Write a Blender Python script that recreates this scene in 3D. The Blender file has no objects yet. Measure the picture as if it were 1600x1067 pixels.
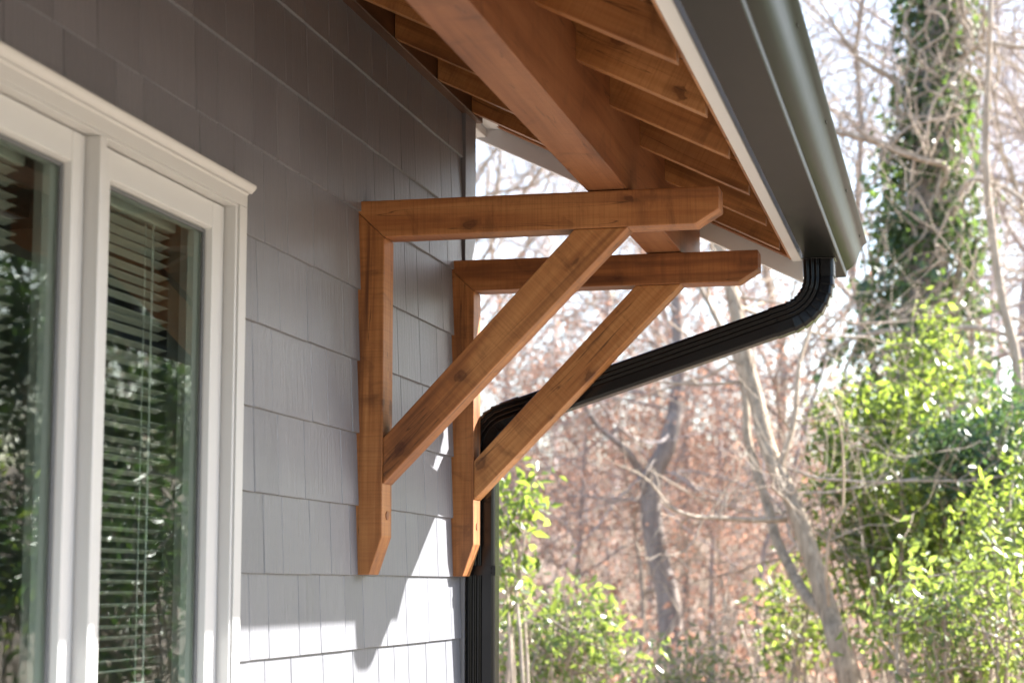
import bpy, bmesh, math, random
import numpy as np
from mathutils import Vector, Matrix

R = math.radians
sc = bpy.context.scene
col = sc.collection
rnd = random.Random(7)

# ------------------------------------------------------------------ camera
cd = bpy.data.cameras.new("camera")
cam = bpy.data.objects.new("camera", cd)
col.objects.link(cam)
cam.location = (1.5, 0, 0)
PITCH, YAW = 7.228, 13.123
cam.rotation_euler = (R(90 + PITCH), 0, R(YAW))
cd.sensor_width = 36.0
cd.lens = 67.5
cd.clip_start = 0.05
cd.clip_end = 3000
cd.dof.use_dof = True
cd.dof.focus_distance = 5.2
cd.dof.aperture_fstop = 4.2
sc.camera = cam

# ------------------------------------------------------------------ sky, sun, exposure
SUN = Vector((1.0, 0.93, 0.92)).normalized()          # towards the sun
el = math.asin(SUN.z)
az = math.atan2(SUN.x, SUN.y)
w = bpy.data.worlds.new("World")
sc.world = w
w.use_nodes = True
wn = w.node_tree
bg = wn.nodes["Background"]
sky = wn.nodes.new("ShaderNodeTexSky")
sky.sky_type = 'NISHITA'
sky.sun_disc = False
sky.sun_elevation = el
sky.sun_rotation = az
sky.air_density = 1.0
sky.dust_density = 1.3
sky.ozone_density = 1.0
wn.links.new(sky.outputs[0], bg.inputs[0])
bg.inputs[1].default_value = 0.088
sd = bpy.data.lights.new("sun", 'SUN')
sun = bpy.data.objects.new("sun", sd)
col.objects.link(sun)
sun.rotation_euler = SUN.to_track_quat('Z', 'Y').to_euler()
sun.location = (12, 11, 12)
sd.energy = 5.0
sd.angle = R(0.53)
sd.color = (1.0, 0.96, 0.90)
vs = sc.view_settings
vs.view_transform = 'Standard'
vs.look = 'None'
vs.gamma = 1
vs.use_curve_mapping = False
vs.exposure = 2.62
cy = sc.cycles
cy.max_bounces = 9
cy.diffuse_bounces = 5
cy.glossy_bounces = 4
cy.transmission_bounces = 5
cy.transparent_max_bounces = 10
cy.sample_clamp_indirect = 6

# ------------------------------------------------------------------ material helpers
def mat(name):
    m = bpy.data.materials.new(name)
    m.use_nodes = True
    t = m.node_tree
    return m, t, t.nodes["Principled BSDF"]

def N(t, kind, **kw):
    n = t.nodes.new(kind)
    for k, v in kw.items():
        setattr(n, k, v)
    return n

def mapped(t, scale, attr='gc', rand=True):
    """grain coordinates (along, across, across) scaled, with an offset for each object"""
    a = N(t, "ShaderNodeAttribute", attribute_name=attr)
    out = a.outputs["Vector"]
    if rand:
        oi = N(t, "ShaderNodeObjectInfo")
        mu = N(t, "ShaderNodeMath", operation='MULTIPLY'); mu.inputs[1].default_value = 41.7
        t.links.new(oi.outputs["Random"], mu.inputs[0])
        ad = N(t, "ShaderNodeVectorMath", operation='ADD')
        t.links.new(out, ad.inputs[0]); t.links.new(mu.outputs[0], ad.inputs[1])
        out = ad.outputs[0]
    mp = N(t, "ShaderNodeMapping")
    mp.inputs["Scale"].default_value = scale
    t.links.new(out, mp.inputs["Vector"])
    return mp.outputs[0]

def noise(t, vec, scale=1.0, detail=4, rough=0.55, dist=0.0):
    n = N(t, "ShaderNodeTexNoise")
    n.inputs["Scale"].default_value = scale
    n.inputs["Detail"].default_value = detail
    n.inputs["Roughness"].default_value = rough
    n.inputs["Distortion"].default_value = dist
    if vec is not None:
        t.links.new(vec, n.inputs["Vector"])
    return n.outputs["Fac"]

def ramp(t, fac, stops):
    r = N(t, "ShaderNodeValToRGB")
    e = r.color_ramp.elements
    while len(e) < len(stops):
        e.new(0.5)
    for i, (p, c) in enumerate(stops):
        e[i].position = p
        e[i].color = (*c, 1) if len(c) == 3 else c
    t.links.new(fac, r.inputs[0])
    return r.outputs[0]

def mixc(t, fac, a, b, mode='MIX'):
    m = N(t, "ShaderNodeMix", data_type='RGBA', blend_type=mode)
    for s, v in ((0, fac), (6, a), (7, b)):
        if hasattr(v, "is_linked"):
            t.links.new(v, m.inputs[s])
        elif s == 0:
            m.inputs[0].default_value = v
        else:
            m.inputs[s].default_value = (*v, 1)
    return m.outputs[2]

def math_(t, op, a, b=None, clamp=False):
    m = N(t, "ShaderNodeMath", operation=op, use_clamp=clamp)
    for i, v in enumerate((a, b)):
        if v is None:
            continue
        if hasattr(v, "is_linked"):
            t.links.new(v, m.inputs[i])
        else:
            m.inputs[i].default_value = v
    return m.outputs[0]

def bump(t, p, height, strength=0.3, dist=0.002):
    b = N(t, "ShaderNodeBump")
    b.inputs["Strength"].default_value = strength
    b.inputs["Distance"].default_value = dist
    t.links.new(height, b.inputs["Height"])
    t.links.new(b.outputs[0], p.inputs["Normal"])

def cedar(name, dark, mid, light, knots=True):
    m, t, p = mat(name)
    big = noise(t, mapped(t, (1.6, 7, 7)), 1, 3, 0.5, 0.6)
    fine = noise(t, mapped(t, (4, 85, 85)), 1, 5, 0.6, 0.35)
    band = noise(t, mapped(t, (1.3, 26, 26)), 1, 4, 0.5, 0.9)
    g = math_(t, 'ADD', math_(t, 'MULTIPLY', big, 0.56), math_(t, 'ADD', math_(t, 'MULTIPLY', fine, 0.26), math_(t, 'MULTIPLY', band, 0.38)))
    g = math_(t, 'SUBTRACT', g, 0.09)
    c = ramp(t, g, [(0.36, dark), (0.5, mid), (0.66, light)])
    stk = noise(t, mapped(t, (0.9, 17, 17)), 1, 4, 0.6, 0.8)
    c = mixc(t, ramp(t, stk, [(0.54, (0, 0, 0)), (0.70, (0.5, 0.5, 0.5))]), c, dark)
    # blotchy stain take-up
    blot = noise(t, mapped(t, (11, 5, 5)), 1, 5, 0.65, 1.2)
    c = mixc(t, ramp(t, blot, [(0.54, (0, 0, 0)), (0.74, (0.55, 0.55, 0.55))]), c, tuple(x * 0.55 for x in dark))
    oi = N(t, "ShaderNodeObjectInfo")
    c = mixc(t, 1.0, c, ramp(t, oi.outputs["Random"], [(0.0, (0.80, 0.70, 0.66)), (0.5, (0.98, 0.96, 0.95)), (1.0, (1.1, 1.12, 1.12))]), 'MULTIPLY')
    # rough-sawn marks across the stick
    saw = noise(t, mapped(t, (240, 5, 5)), 1, 2, 0.5)
    c = mixc(t, ramp(t, saw, [(0.45, (0, 0, 0)), (0.72, (0.28, 0.28, 0.28))]), c, dark)
    if knots:
        v = N(t, "ShaderNodeTexVoronoi"); v.inputs["Scale"].default_value = 1
        wv = mapped(t, (12.0, 19.0, 19.0))
        nz = N(t, "ShaderNodeTexNoise"); nz.inputs["Scale"].default_value = 3
        t.links.new(wv, nz.inputs["Vector"])
        sub = N(t, "ShaderNodeVectorMath", operation='MULTIPLY_ADD')
        t.links.new(nz.outputs["Color"], sub.inputs[0]); sub.inputs[1].default_value = (0.42, 0.42, 0.42)
        t.links.new(wv, sub.inputs[2])
        t.links.new(sub.outputs[0], v.inputs["Vector"])
        sep = N(t, "ShaderNodeSeparateColor"); t.links.new(v.outputs["Color"], sep.inputs[0])
        on = math_(t, 'GREATER_THAN', sep.outputs[0], 0.80)
        k = ramp(t, v.outputs["Distance"], [(0.04, (0.9,) * 3), (0.14, (0.62,) * 3), (0.22, (0.7,) * 3), (0.29, (0.3,) * 3), (0.55, (0, 0, 0))])
        k = math_(t, 'MULTIPLY', k, on)
        c = mixc(t, k, c, (dark[0] * 0.46, dark[1] * 0.34, dark[2] * 0.32))
    # drying checks that run with the grain
    chk = noise(t, mapped(t, (1.1, 34, 34)), 1, 2, 0.5, 0.15)
    chk = ramp(t, math_(t, 'ABSOLUTE', math_(t, 'SUBTRACT', chk, 0.60)), [(0.0, (0.75,) * 3), (0.007, (0, 0, 0))])
    c = mixc(t, chk, c, tuple(x * 0.3 for x in dark))
    t.links.new(c, p.inputs["Base Color"])
    p.inputs["Roughness"].default_value = 0.5
    p.inputs["Specular IOR Level"].default_value = 0.35
    bump(t, p, math_(t, 'ADD', fine, math_(t, 'MULTIPLY', saw, 0.7)), 0.35, 0.0012)
    return m

def paint(name, base, rough, grain=0.0, var=0.05, spec=0.5):
    m, t, p = mat(name)
    v = noise(t, mapped(t, (1.5, 5, 5)), 1, 4, 0.6)
    c = mixc(t, v, tuple(x * (1 - var) for x in base), tuple(min(1, x * (1 + var)) for x in base))
    if grain:
        oi = N(t, "ShaderNodeObjectInfo")
        c = mixc(t, 1.0, c, ramp(t, oi.outputs["Random"], [(0.0, (0.90, 0.90, 0.905)), (0.5, (1, 1, 1)), (1.0, (1.07, 1.065, 1.06))]), 'MULTIPLY')
        sp = noise(t, mapped(t, (14, 60, 60)), 1, 3, 0.7)
        c = mixc(t, ramp(t, sp, [(0.62, (0, 0, 0)), (0.8, (0.16,) * 3)]), c, tuple(x * 0.72 for x in base))
    t.links.new(c, p.inputs["Base Color"])
    p.inputs["Roughness"].default_value = rough
    p.inputs["Specular IOR Level"].default_value = spec
    if grain:
        f = noise(t, mapped(t, (5, 150, 150)), 1, 4, 0.6, 0.3)
        h = noise(t, mapped(t, (2.2, 45, 45)), 1, 3, 0.5, 0.8)
        bump(t, p, math_(t, 'ADD', f, h), grain, 0.0026)
    else:
        bump(t, p, noise(t, mapped(t, (8, 40, 40)), 1, 3, 0.6), 0.05, 0.001)
    return m

def plain(name, base, rough, spec=0.5, metal=0.0, coat=0.0, bumpy=0.0, scale=60, var=0.13):
    m, t, p = mat(name)
    tc = N(t, "ShaderNodeTexCoord")
    f = noise(t, tc.outputs["Object"], scale, 4, 0.6)
    c = mixc(t, f, tuple(x * (1 - var) for x in base), tuple(x * (1 + var) for x in base))
    t.links.new(c, p.inputs["Base Color"])
    r = math_(t, 'MULTIPLY_ADD', f, 0.9 * var)
    t.nodes[-1].inputs[2].default_value = rough - 0.45 * var
    t.links.new(r, p.inputs["Roughness"])
    p.inputs["Specular IOR Level"].default_value = spec
    p.inputs["Metallic"].default_value = metal
    p.inputs["Coat Weight"].default_value = coat
    p.inputs["Coat Roughness"].default_value = 0.15
    if bumpy:
        bump(t, p, f, bumpy, 0.002)
    return m

M = {}
M['cedar'] = cedar('cedar', (0.105, 0.036, 0.0115), (0.305, 0.122, 0.038), (0.44, 0.21, 0.076))
M['rafter_wood'] = cedar('rafter_wood', (0.135, 0.052, 0.015), (0.31, 0.132, 0.042), (0.41, 0.195, 0.074))
M['beam_wood'] = cedar('beam_wood', (0.13, 0.046, 0.017), (0.22, 0.085, 0.033), (0.28, 0.123, 0.053), knots=False)
M['ledger_wood'] = cedar('shade_darkened_wood', (0.045, 0.02, 0.009), (0.085, 0.037, 0.017), (0.125, 0.06, 0.026), knots=False)  # deep shade at the wall under the rafters, put into the ledger's colour
M['siding'] = paint('siding_paint', (0.156, 0.160, 0.180), 0.38, 0.8, 0.035, 0.5)
M['trim'] = paint('white_trim_paint', (0.62, 0.62, 0.615), 0.5, 0.0, 0.03)
M['vinyl'] = paint('window_vinyl', (0.50, 0.50, 0.497), 0.38, 0.0, 0.02)
M['sheath'] = plain('sheathing', (0.25, 0.24, 0.23), 0.8)
M['interior'] = plain('interior_plaster', (0.32, 0.30, 0.28), 0.8)
M['dark_trim'] = plain('glazing_gasket', (0.09, 0.095, 0.10), 0.5)
M['gutter'] = plain('gutter_enamel', (0.010, 0.011, 0.0095), 0.30, 0.05, 0.0, 0.0, 0.0, 14, 0.03)
M['pipe'] = plain('black_downspout_enamel', (0.005, 0.005, 0.0055), 0.22, 0.32, 0.0, 0.0, 0.0, 14, 0.03)
M['steel'] = plain('screw_steel', (0.35, 0.35, 0.36), 0.35, 0.5, 0.9)
M['slat'] = plain('blind_slat_enamel', (0.42, 0.42, 0.40), 0.5)
M['roofing'] = plain('asphalt_roofing', (0.06, 0.058, 0.055), 0.9, 0.3, 0, 0, 0.5, 150)
M['concrete'] = plain('foundation_concrete', (0.33, 0.32, 0.30), 0.85, 0.3, 0, 0, 0.3, 30)

def glass_mat():
    m, t, p = mat('window_glass')
    t.nodes.remove(p)
    out = t.nodes["Material Output"]
    tr = N(t, "ShaderNodeBsdfTransparent"); tr.inputs[0].default_value = (0.84, 0.90, 0.87, 1)
    gl = N(t, "ShaderNodeBsdfGlossy"); gl.inputs[0].default_value = (0.92, 1.0, 0.96, 1); gl.inputs["Roughness"].default_value = 0.012
    tc = N(t, "ShaderNodeTexCoord")
    b = N(t, "ShaderNodeBump"); b.inputs["Strength"].default_value = 0.02; b.inputs["Distance"].default_value = 0.02
    t.links.new(noise(t, tc.outputs["Object"], 3.5, 1, 0.4), b.inputs["Height"])
    t.links.new(b.outputs[0], gl.inputs["Normal"])
    fr = N(t, "ShaderNodeFresnel"); fr.inputs[0].default_value = 1.5
    mx = N(t, "ShaderNodeMixShader")
    ge = N(t, "ShaderNodeNewGeometry")
    fac = math_(t, 'MULTIPLY', fr.outputs[0], math_(t, 'SUBTRACT', 1.0, ge.outputs["Backfacing"]))
    t.links.new(fac, mx.inputs[0]); t.links.new(tr.outputs[0], mx.inputs[1]); t.links.new(gl.outputs[0], mx.inputs[2])
    t.links.new(mx.outputs[0], out.inputs[0])
    return m
M['glass'] = glass_mat()

def leaf_mat(name, c0, c1, trans, rough=0.3, spec=0.5, tmix=0.45):
    m, t, p = mat(name)
    a = N(t, "ShaderNodeAttribute", attribute_name='rnd')
    c = mixc(t, a.outputs["Fac"], c0, c1)
    t.links.new(c, p.inputs["Base Color"])
    p.inputs["Roughness"].default_value = rough
    p.inputs["Specular IOR Level"].default_value = spec
    tl = N(t, "ShaderNodeBsdfTranslucent")
    t.links.new(mixc(t, a.outputs["Fac"], tuple(x * 0.42 for x in trans), trans), tl.inputs[0])
    mx = N(t, "ShaderNodeMixShader"); mx.inputs[0].default_value = tmix
    t.links.new(p.outputs[0], mx.inputs[1]); t.links.new(tl.outputs[0], mx.inputs[2])
    t.links.new(mx.outputs[0], t.nodes["Material Output"].inputs[0])
    return m
M['leaf_bright'] = leaf_mat('bright_leaf', (0.025, 0.065, 0.018), (0.11, 0.17, 0.035), (0.48, 0.62, 0.08), 0.42, 1.0, 0.5)
M['leaf_dark'] = leaf_mat('dark_leaf', (0.022, 0.06, 0.025), (0.05, 0.10, 0.03), (0.16, 0.30, 0.05), 0.42, 1.0, 0.3)
M['leaf_ivy'] = leaf_mat('ivy_leaf', (0.022, 0.05, 0.022), (0.075, 0.125, 0.04), (0.24, 0.38, 0.07), 0.46, 0.7, 0.36)
M['leaf_grey'] = leaf_mat('olive_leaf', (0.10, 0.12, 0.05), (0.17, 0.18, 0.08), (0.44, 0.50, 0.13), 0.42, 1.0, 0.45)
M['leaf_fresh'] = leaf_mat('fresh_leaf', (0.06, 0.11, 0.03), (0.13, 0.18, 0.05), (0.42, 0.54, 0.09), 0.42, 1.0, 0.48)
M['leaf_dry'] = leaf_mat('dry_beech_leaf', (0.38, 0.22, 0.15), (0.54, 0.36, 0.28), (0.64, 0.36, 0.25), 0.6, 0.3, 0.45)

def bark(name, a, b, scale=14):
    m, t, p = mat(name)
    tc = N(t, "ShaderNodeTexCoord")
    mp = N(t, "ShaderNodeMapping"); mp.inputs["Scale"].default_value = (1, 1, 0.3)
    t.links.new(tc.outputs["Object"], mp.inputs["Vector"])
    f = noise(t, mp.outputs[0], scale, 6, 0.65, 0.4)
    t.links.new(ramp(t, f, [(0.35, a), (0.65, b)]), p.inputs["Base Color"])
    p.inputs["Roughness"].default_value = 0.85
    p.inputs["Specular IOR Level"].default_value = 0.25
    bump(t, p, f, 0.6, 0.02)
    return m
M['bark_tan'] = bark('tan_bark', (0.26, 0.205, 0.155), (0.46, 0.38, 0.30))
M['bark_grey'] = bark('grey_bark', (0.25, 0.21, 0.20), (0.42, 0.37, 0.35))
M['bark_trunk'] = bark('trunk_bark', (0.20, 0.152, 0.105), (0.42, 0.33, 0.24), 22)
M['bark_dark'] = bark('dark_bark', (0.19, 0.155, 0.135), (0.32, 0.27, 0.24))
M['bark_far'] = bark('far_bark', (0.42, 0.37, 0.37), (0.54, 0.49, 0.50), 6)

def ground_mat():
    m, t, p = mat('leaf_litter')
    tc = N(t, "ShaderNodeTexCoord")
    a = noise(t, tc.outputs["Object"], 0.6, 6, 0.6)
    b = noise(t, tc.outputs["Object"], 14, 6, 0.7)
    c = ramp(t, b, [(0.3, (0.20, 0.13, 0.10)), (0.5, (0.40, 0.28, 0.22)), (0.72, (0.54, 0.42, 0.35))])
    c = mixc(t, ramp(t, a, [(0.5, (0, 0, 0)), (0.72, (0.6,) * 3)]), c, (0.20, 0.19, 0.10))
    # worn gravelly yard by the house, leaf litter from the edge of the woods on
    sx = N(t, "ShaderNodeSeparateXYZ"); t.links.new(tc.outputs["Object"], sx.inputs[0])
    edge = math_(t, 'ADD', sx.outputs[1], math_(t, 'MULTIPLY', a, 3.0))
    mr = N(t, "ShaderNodeMapRange"); mr.inputs[1].default_value = 9.5; mr.inputs[2].default_value = 11.0
    t.links.new(edge, mr.inputs[0])
    yard = ramp(t, b, [(0.3, (0.13, 0.10, 0.07)), (0.7, (0.27, 0.215, 0.155))])
    c = mixc(t, mr.outputs[0], yard, c)
    t.links.new(c, p.inputs["Base Color"])
    p.inputs["Roughness"].default_value = 0.9
    bump(t, p, b, 0.8, 0.05)
    return m
M['ground'] = ground_mat()

# ------------------------------------------------------------------ object helpers
def tag(o, label=None, cat=None, group=None, kind=None):
    if label: o['label'] = label
    if cat: o['category'] = cat
    if group: o['group'] = group
    if kind: o['kind'] = kind
    return o

def empty(name, loc=(0, 0, 0), label=None, cat=None, group=None):
    o = bpy.data.objects.new(name, None)
    o.empty_display_size = 0.1
    o.location = loc
    col.objects.link(o)
    return tag(o, label, cat, group)

def link(name, me, m, parent=None, smooth=False):
    if m is not None:
        me.materials.append(m)
    if smooth:
        me.polygons.foreach_set("use_smooth", [True] * len(me.polygons))
    o = bpy.data.objects.new(name, me)
    col.objects.link(o)
    if parent is not None:
        o.parent = parent
        o.matrix_parent_inverse = Matrix.Identity(4)
        # geometry is written in world space: undo the parents' offset
        off = Vector((0, 0, 0)); q = parent
        while q is not None:
            off += q.location; q = q.parent
        o.location = -off
    return o

def grain(me, axis):
    ax = Vector(axis).normalized()
    h = Vector((0, 0, 1)) if abs(ax.z) < 0.9 else Vector((0, 1, 0))
    b = ax.cross(h).normalized(); c = ax.cross(b)
    n = len(me.vertices)
    co = np.empty(n * 3, 'f'); me.vertices.foreach_get('co', co); co = co.reshape(-1, 3)
    out = np.stack([co @ np.array(ax), co @ np.array(b), co @ np.array(c)], 1).astype('f')
    at = me.attributes.new('gc', 'FLOAT_VECTOR', 'POINT')
    at.data.foreach_set('vector', out.ravel())

def from_bm(bm, name):
    bmesh.ops.recalc_face_normals(bm, faces=bm.faces)
    me = bpy.data.meshes.new(name)
    bm.to_mesh(me); bm.free()
    return me

def prism(name, outline, axis, lo, hi, m, parent=None, along=(0, 1, 0), bev=0.0025, seg=2, jit=0.0):
    """outline in the plane across `axis` ('x': (y,z), 'y': (x,z), 'z': (x,y)), extruded lo..hi"""
    bm = bmesh.new()
    def P(a, b, c):
        return {'x': (c, a, b), 'y': (a, c, b), 'z': (a, b, c)}[axis]
    r1 = [bm.verts.new(P(a, b, lo)) for a, b in outline]
    r2 = [bm.verts.new(P(a, b, hi)) for a, b in outline]
    bm.faces.new(r1); bm.faces.new(list(reversed(r2)))
    n = len(outline)
    for i in range(n):
        bm.faces.new((r1[i], r2[i], r2[(i + 1) % n], r1[(i + 1) % n]))
    bmesh.ops.recalc_face_normals(bm, faces=bm.faces)
    if bev:
        bmesh.ops.bevel(bm, geom=list(bm.edges), offset=bev, segments=seg, profile=0.6, affect='EDGES', clamp_overlap=True)
    me = from_bm(bm, name)
    grain(me, along)
    return link(name, me, m, parent)

def box(name, x0, x1, y0, y1, z0, z1, m, parent=None, along=(0, 1, 0), bev=0.002, seg=1):
    return prism(name, [(x0, z0), (x1, z0), (x1, z1), (x0, z1)], 'y', y0, y1, m, parent, along, bev, seg)

def np_mesh(name, V, F, rndv=None):
    """V (n,3); F (m,k) one face size"""
    me = bpy.data.meshes.new(name)
    V = np.asarray(V, 'f'); F = np.asarray(F, 'i')
    k = F.shape[1]
    me.vertices.add(len(V)); me.vertices.foreach_set('co', V.ravel())
    me.loops.add(F.size); me.loops.foreach_set('vertex_index', F.ravel())
    me.polygons.add(len(F)); me.polygons.foreach_set('loop_start', np.arange(0, F.size, k, dtype='i'))
    me.update(calc_edges=True)
    if rndv is not None:
        at = me.attributes.new('rnd', 'FLOAT', 'POINT'); at.data.foreach_set('value', np.asarray(rndv, 'f'))
    return me

# ================================================================== GROUND
def sstep(t):
    t = np.clip(t, 0, 1); return t * t * (3 - 2 * t)
def height(x, y):
    x = np.asarray(x, float); y = np.asarray(y, float)
    d = np.maximum(0, y * 0.97 + np.maximum(0, x) * 0.25)
    return -1.7 + 6.2 * sstep((d - 13) / 62) + 0.12 * np.sin(x * 0.31 + 1.0) * np.sin(y * 0.23) * sstep((d - 8) / 10)
gs = np.concatenate([np.linspace(-900, -90, 10), np.linspace(-80, 80, 81), np.linspace(90, 900, 10)])
GX, GY = np.meshgrid(gs, gs + 30)
GZ = height(GX, GY)
n = len(gs)
idx = np.arange(n * n).reshape(n, n)
F = np.stack([idx[:-1, :-1].ravel(), idx[:-1, 1:].ravel(), idx[1:, 1:].ravel(), idx[1:, :-1].ravel()], 1)
me = np_mesh('ground', np.stack([GX.ravel(), GY.ravel(), GZ.ravel()], 1), F)
tag(link('ground', me, M['ground'], None, True), kind='structure')

# ================================================================== HOUSE WALL
YE = 5.85                                  # outer corner of the wall
RZ = lambda x: 1.494 - 0.498 * x           # underside of the rafters
wall = empty('house_wall', (0, 4, -1.7), 'pale grey wall of staggered wood-grain shingles that carries both timber brackets', 'wall')
WY0, WY1, WZ0, WZ1 = 2.43, 3.79, -0.58, 0.815   # opening of the window
for (a, b, c, d) in ((-3.5, WY0, -1.45, 1.75), (WY1, 5.84, -1.45, 1.75), (WY0, WY1, -1.45, WZ0), (WY0, WY1, WZ1, 1.75)):
    box('sheathing', -0.14, -0.0015, a, b, c, d, M['sheath'], wall, bev=0)
box('foundation', -3.0, -0.012, -3.5, 5.84, -1.9, -1.452, M['concrete'], wall, bev=0.004)
prism('end_wall', [(-3.0, -1.45), (-0.142, -1.45), (-0.142, 1.56), (-3.0, 2.95)], 'y', 5.72, 5.838, M['siding'], wall, (0, 0, 1), 0)
# room behind the window
for a in ((-2.7, -0.145, 1.5, 4.9, -1.40, -1.36), (-2.7, -0.145, 1.5, 4.9, 1.0, 1.04), (-2.74, -2.70, 1.5, 4.9, -1.36, 1.0),
          (-2.7, -0.145, 1.46, 1.50, -1.36, 1.0), (-2.7, -0.145, 4.9, 4.94, -1.36, 1.0)):
    box('room_lining', *a, M['interior'], wall, bev=0)

ZB = [-0.16, 0.025, 0.200, 0.384, 0.570, 0.755, 0.958, 1.145, 1.330, 1.515]
JOINTS = {
 0: [3.923, 4.041, 4.241, 4.394, 4.584, 4.735, 4.936, 5.123, 5.351, 5.6],
 1: [4.002, 4.123, 4.31, 4.465, 4.616, 4.861, 5.118, 5.244, 5.444, 5.63],
 2: [3.934, 4.086, 4.267, 4.542, 4.732, 4.913, 5.111, 5.303, 5.445, 5.60],
 3: [3.918, 4.038, 4.311, 4.427, 4.619, 4.85, 5.064, 5.285, 5.46, 5.65],
 4: [3.934, 4.079, 4.268, 4.54, 4.759, 5.023, 5.246, 5.432, 5.61],
 5: [2.978, 3.19, 3.316, 3.591, 3.781, 3.971, 4.121, 4.306, 4.573, 4.781, 4.933, 5.093, 5.215, 5.485, 5.62],
 6: [2.93, 3.106, 3.292, 3.566, 3.686, 3.888, 4.048, 4.198, 4.402, 4.526, 4.795, 4.982, 5.14, 5.332, 5.537],
 7: [3.0, 3.21, 3.38, 3.54, 3.72, 3.889, 4.092, 4.249, 4.442, 4.718, 4.834, 5.036, 5.178, 5.463, 5.582],
 8: [3.9, 4.06, 4.22, 4.40, 4.553, 4.758, 4.899, 5.098, 5.251, 5.41, 5.538]}
SW = 5.717                                  # the corner board starts here
def shingle_mesh(y0, y1, zb, zt, h=0.185):
    zb = zb + rnd.uniform(-0.0006, 0.0006)
    t0 = 0.0105 + rnd.uniform(-0.0004, 0.0006); t1 = 0.0022
    f = lambda z: t0 + (t1 - t0) * min(1, (z - zb) / (h + 0.02))
    e = 0.0015
    xb = -0.001
    V = [(xb, y0, zb), (f(zb) - e, y0, zb), (f(zb), y0 + e, zb + e), (f(zb), y1 - e, zb + e), (f(zb) - e, y1, zb), (xb, y1, zb),
         (xb, y0, zt), (f(zt) - e, y0, zt), (f(zt), y0 + e, zt), (f(zt), y1 - e, zt), (f(zt) - e, y1, zt), (xb, y1, zt)]
    F = [(i, (i + 1) % 6, (i + 1) % 6 + 6, i + 6) for i in range(6)] + [(5, 4, 3, 2, 1, 0), (6, 7, 8, 9, 10, 11)]
    me = bpy.data.meshes.new('shingle')
    me.from_pydata([(v[0], v[1], v[2]) for v in V], [], F)
    grain(me, (0, 0, 1))
    return me
GAP = 0.0014
for r in range(9):
    js = list(JOINTS[r])
    left = 3.832 if r <= 4 else 2.55
    y = js[0]
    lead = []
    while y > left:
        step = rnd.uniform(0.11, 0.24)
        y = y - step
        if y > left + 0.04:
            lead.append(y)
        else:
            break
    js = sorted(lead) + js
    ed = [left] + [j for j in js if left + 0.02 < j < SW - 0.02] + [SW]
    for a, b in zip(ed[:-1], ed[1:]):
        zb = ZB[r]; zt = min(ZB[r + 1] + 0.012, RZ(0) + 0.03)
        if r == 5 and a < 3.83:
            zb0 = 0.858
            if b > 3.84:
                link('shingle', shingle_mesh(3.838, b - GAP, zb, zt), M['siding'], wall)
                b = 3.838
            link('shingle', shingle_mesh(a + GAP, b - GAP * (b != 3.838), zb0, zt), M['siding'], wall)
            continue
        g0 = GAP * rnd.uniform(0.5, 1.3); g1 = GAP * rnd.uniform(0.5, 1.3)
        link('shingle', shingle_mesh(a + g0, b - g1, zb, zt), M['siding'], wall)
# lower and nearer courses, outside the frame: joined
VV, FF, GC = [], [], []
def add_sh(a, b, zb, zt):
    me = shingle_mesh(a + GAP, b - GAP, zb, zt)
    o = len(VV)
    VV.extend([tuple(v.co) for v in me.vertices])
    FF.extend([[i + o for i in p.vertices] for p in me.polygons])
    bpy.data.meshes.remove(me)
def rowfill(y0, y1, zb, zt):
    y = y0
    while y < y1 - 0.05:
        b = min(y1, y + rnd.uniform(0.11, 0.24))
        if y1 - b < 0.06: b = y1
        add_sh(y, b, zb, zt); y = b
z = -0.16 - 0.185
while z > -1.46:
    rowfill(3.832, SW, z, z + 0.197)
    rowfill(-3.5, 2.385, z, z + 0.197)
    if z < -0.8: rowfill(2.385, 3.832, z, z + 0.197)
    z -= 0.185
for r in range(9):
    if r <= 4: rowfill(-3.5, 2.385, ZB[r], ZB[r + 1] + 0.012)
    else: rowfill(-3.5, 2.55, ZB[r], min(ZB[r + 1] + 0.012, 1.52))
me = bpy.data.meshes.new('shingle_courses'); me.from_pydata(VV, [], FF); grain(me, (0, 0, 1))
tag(link('shingle_courses', me, M['siding'], wall), kind='stuff')
# corner boards
box('corner_board', -0.001, 0.0175, SW + 0.002, YE, -1.45, 1.485, M['siding'], wall, (0, 0, 1), 0.002, 2)
box('corner_board', -0.11, -0.0035, YE - 0.011, YE + 0.006, -1.45, 1.53, M['siding'], wall, (0, 0, 1), 0.002, 2)

# ================================================================== WINDOW
win = empty('window', (0.03, 3.1, -0.6), 'white double casement window with moulded casing and closed sashes in the shingle wall', 'window')
def yprof(name, pts, y0, y1, m=None, along=(0, 1, 0), bev=0.002):
    return prism(name, pts, 'y', y0, y1, m or M['vinyl'], win, along, bev, 2)
def zprof(name, pts, z0, z1, m=None, par=None, bev=0.002):
    return prism(name, pts, 'z', z0, z1, m or M['vinyl'], par or win, (0, 0, 1), bev, 2)
WB = -0.60
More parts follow.
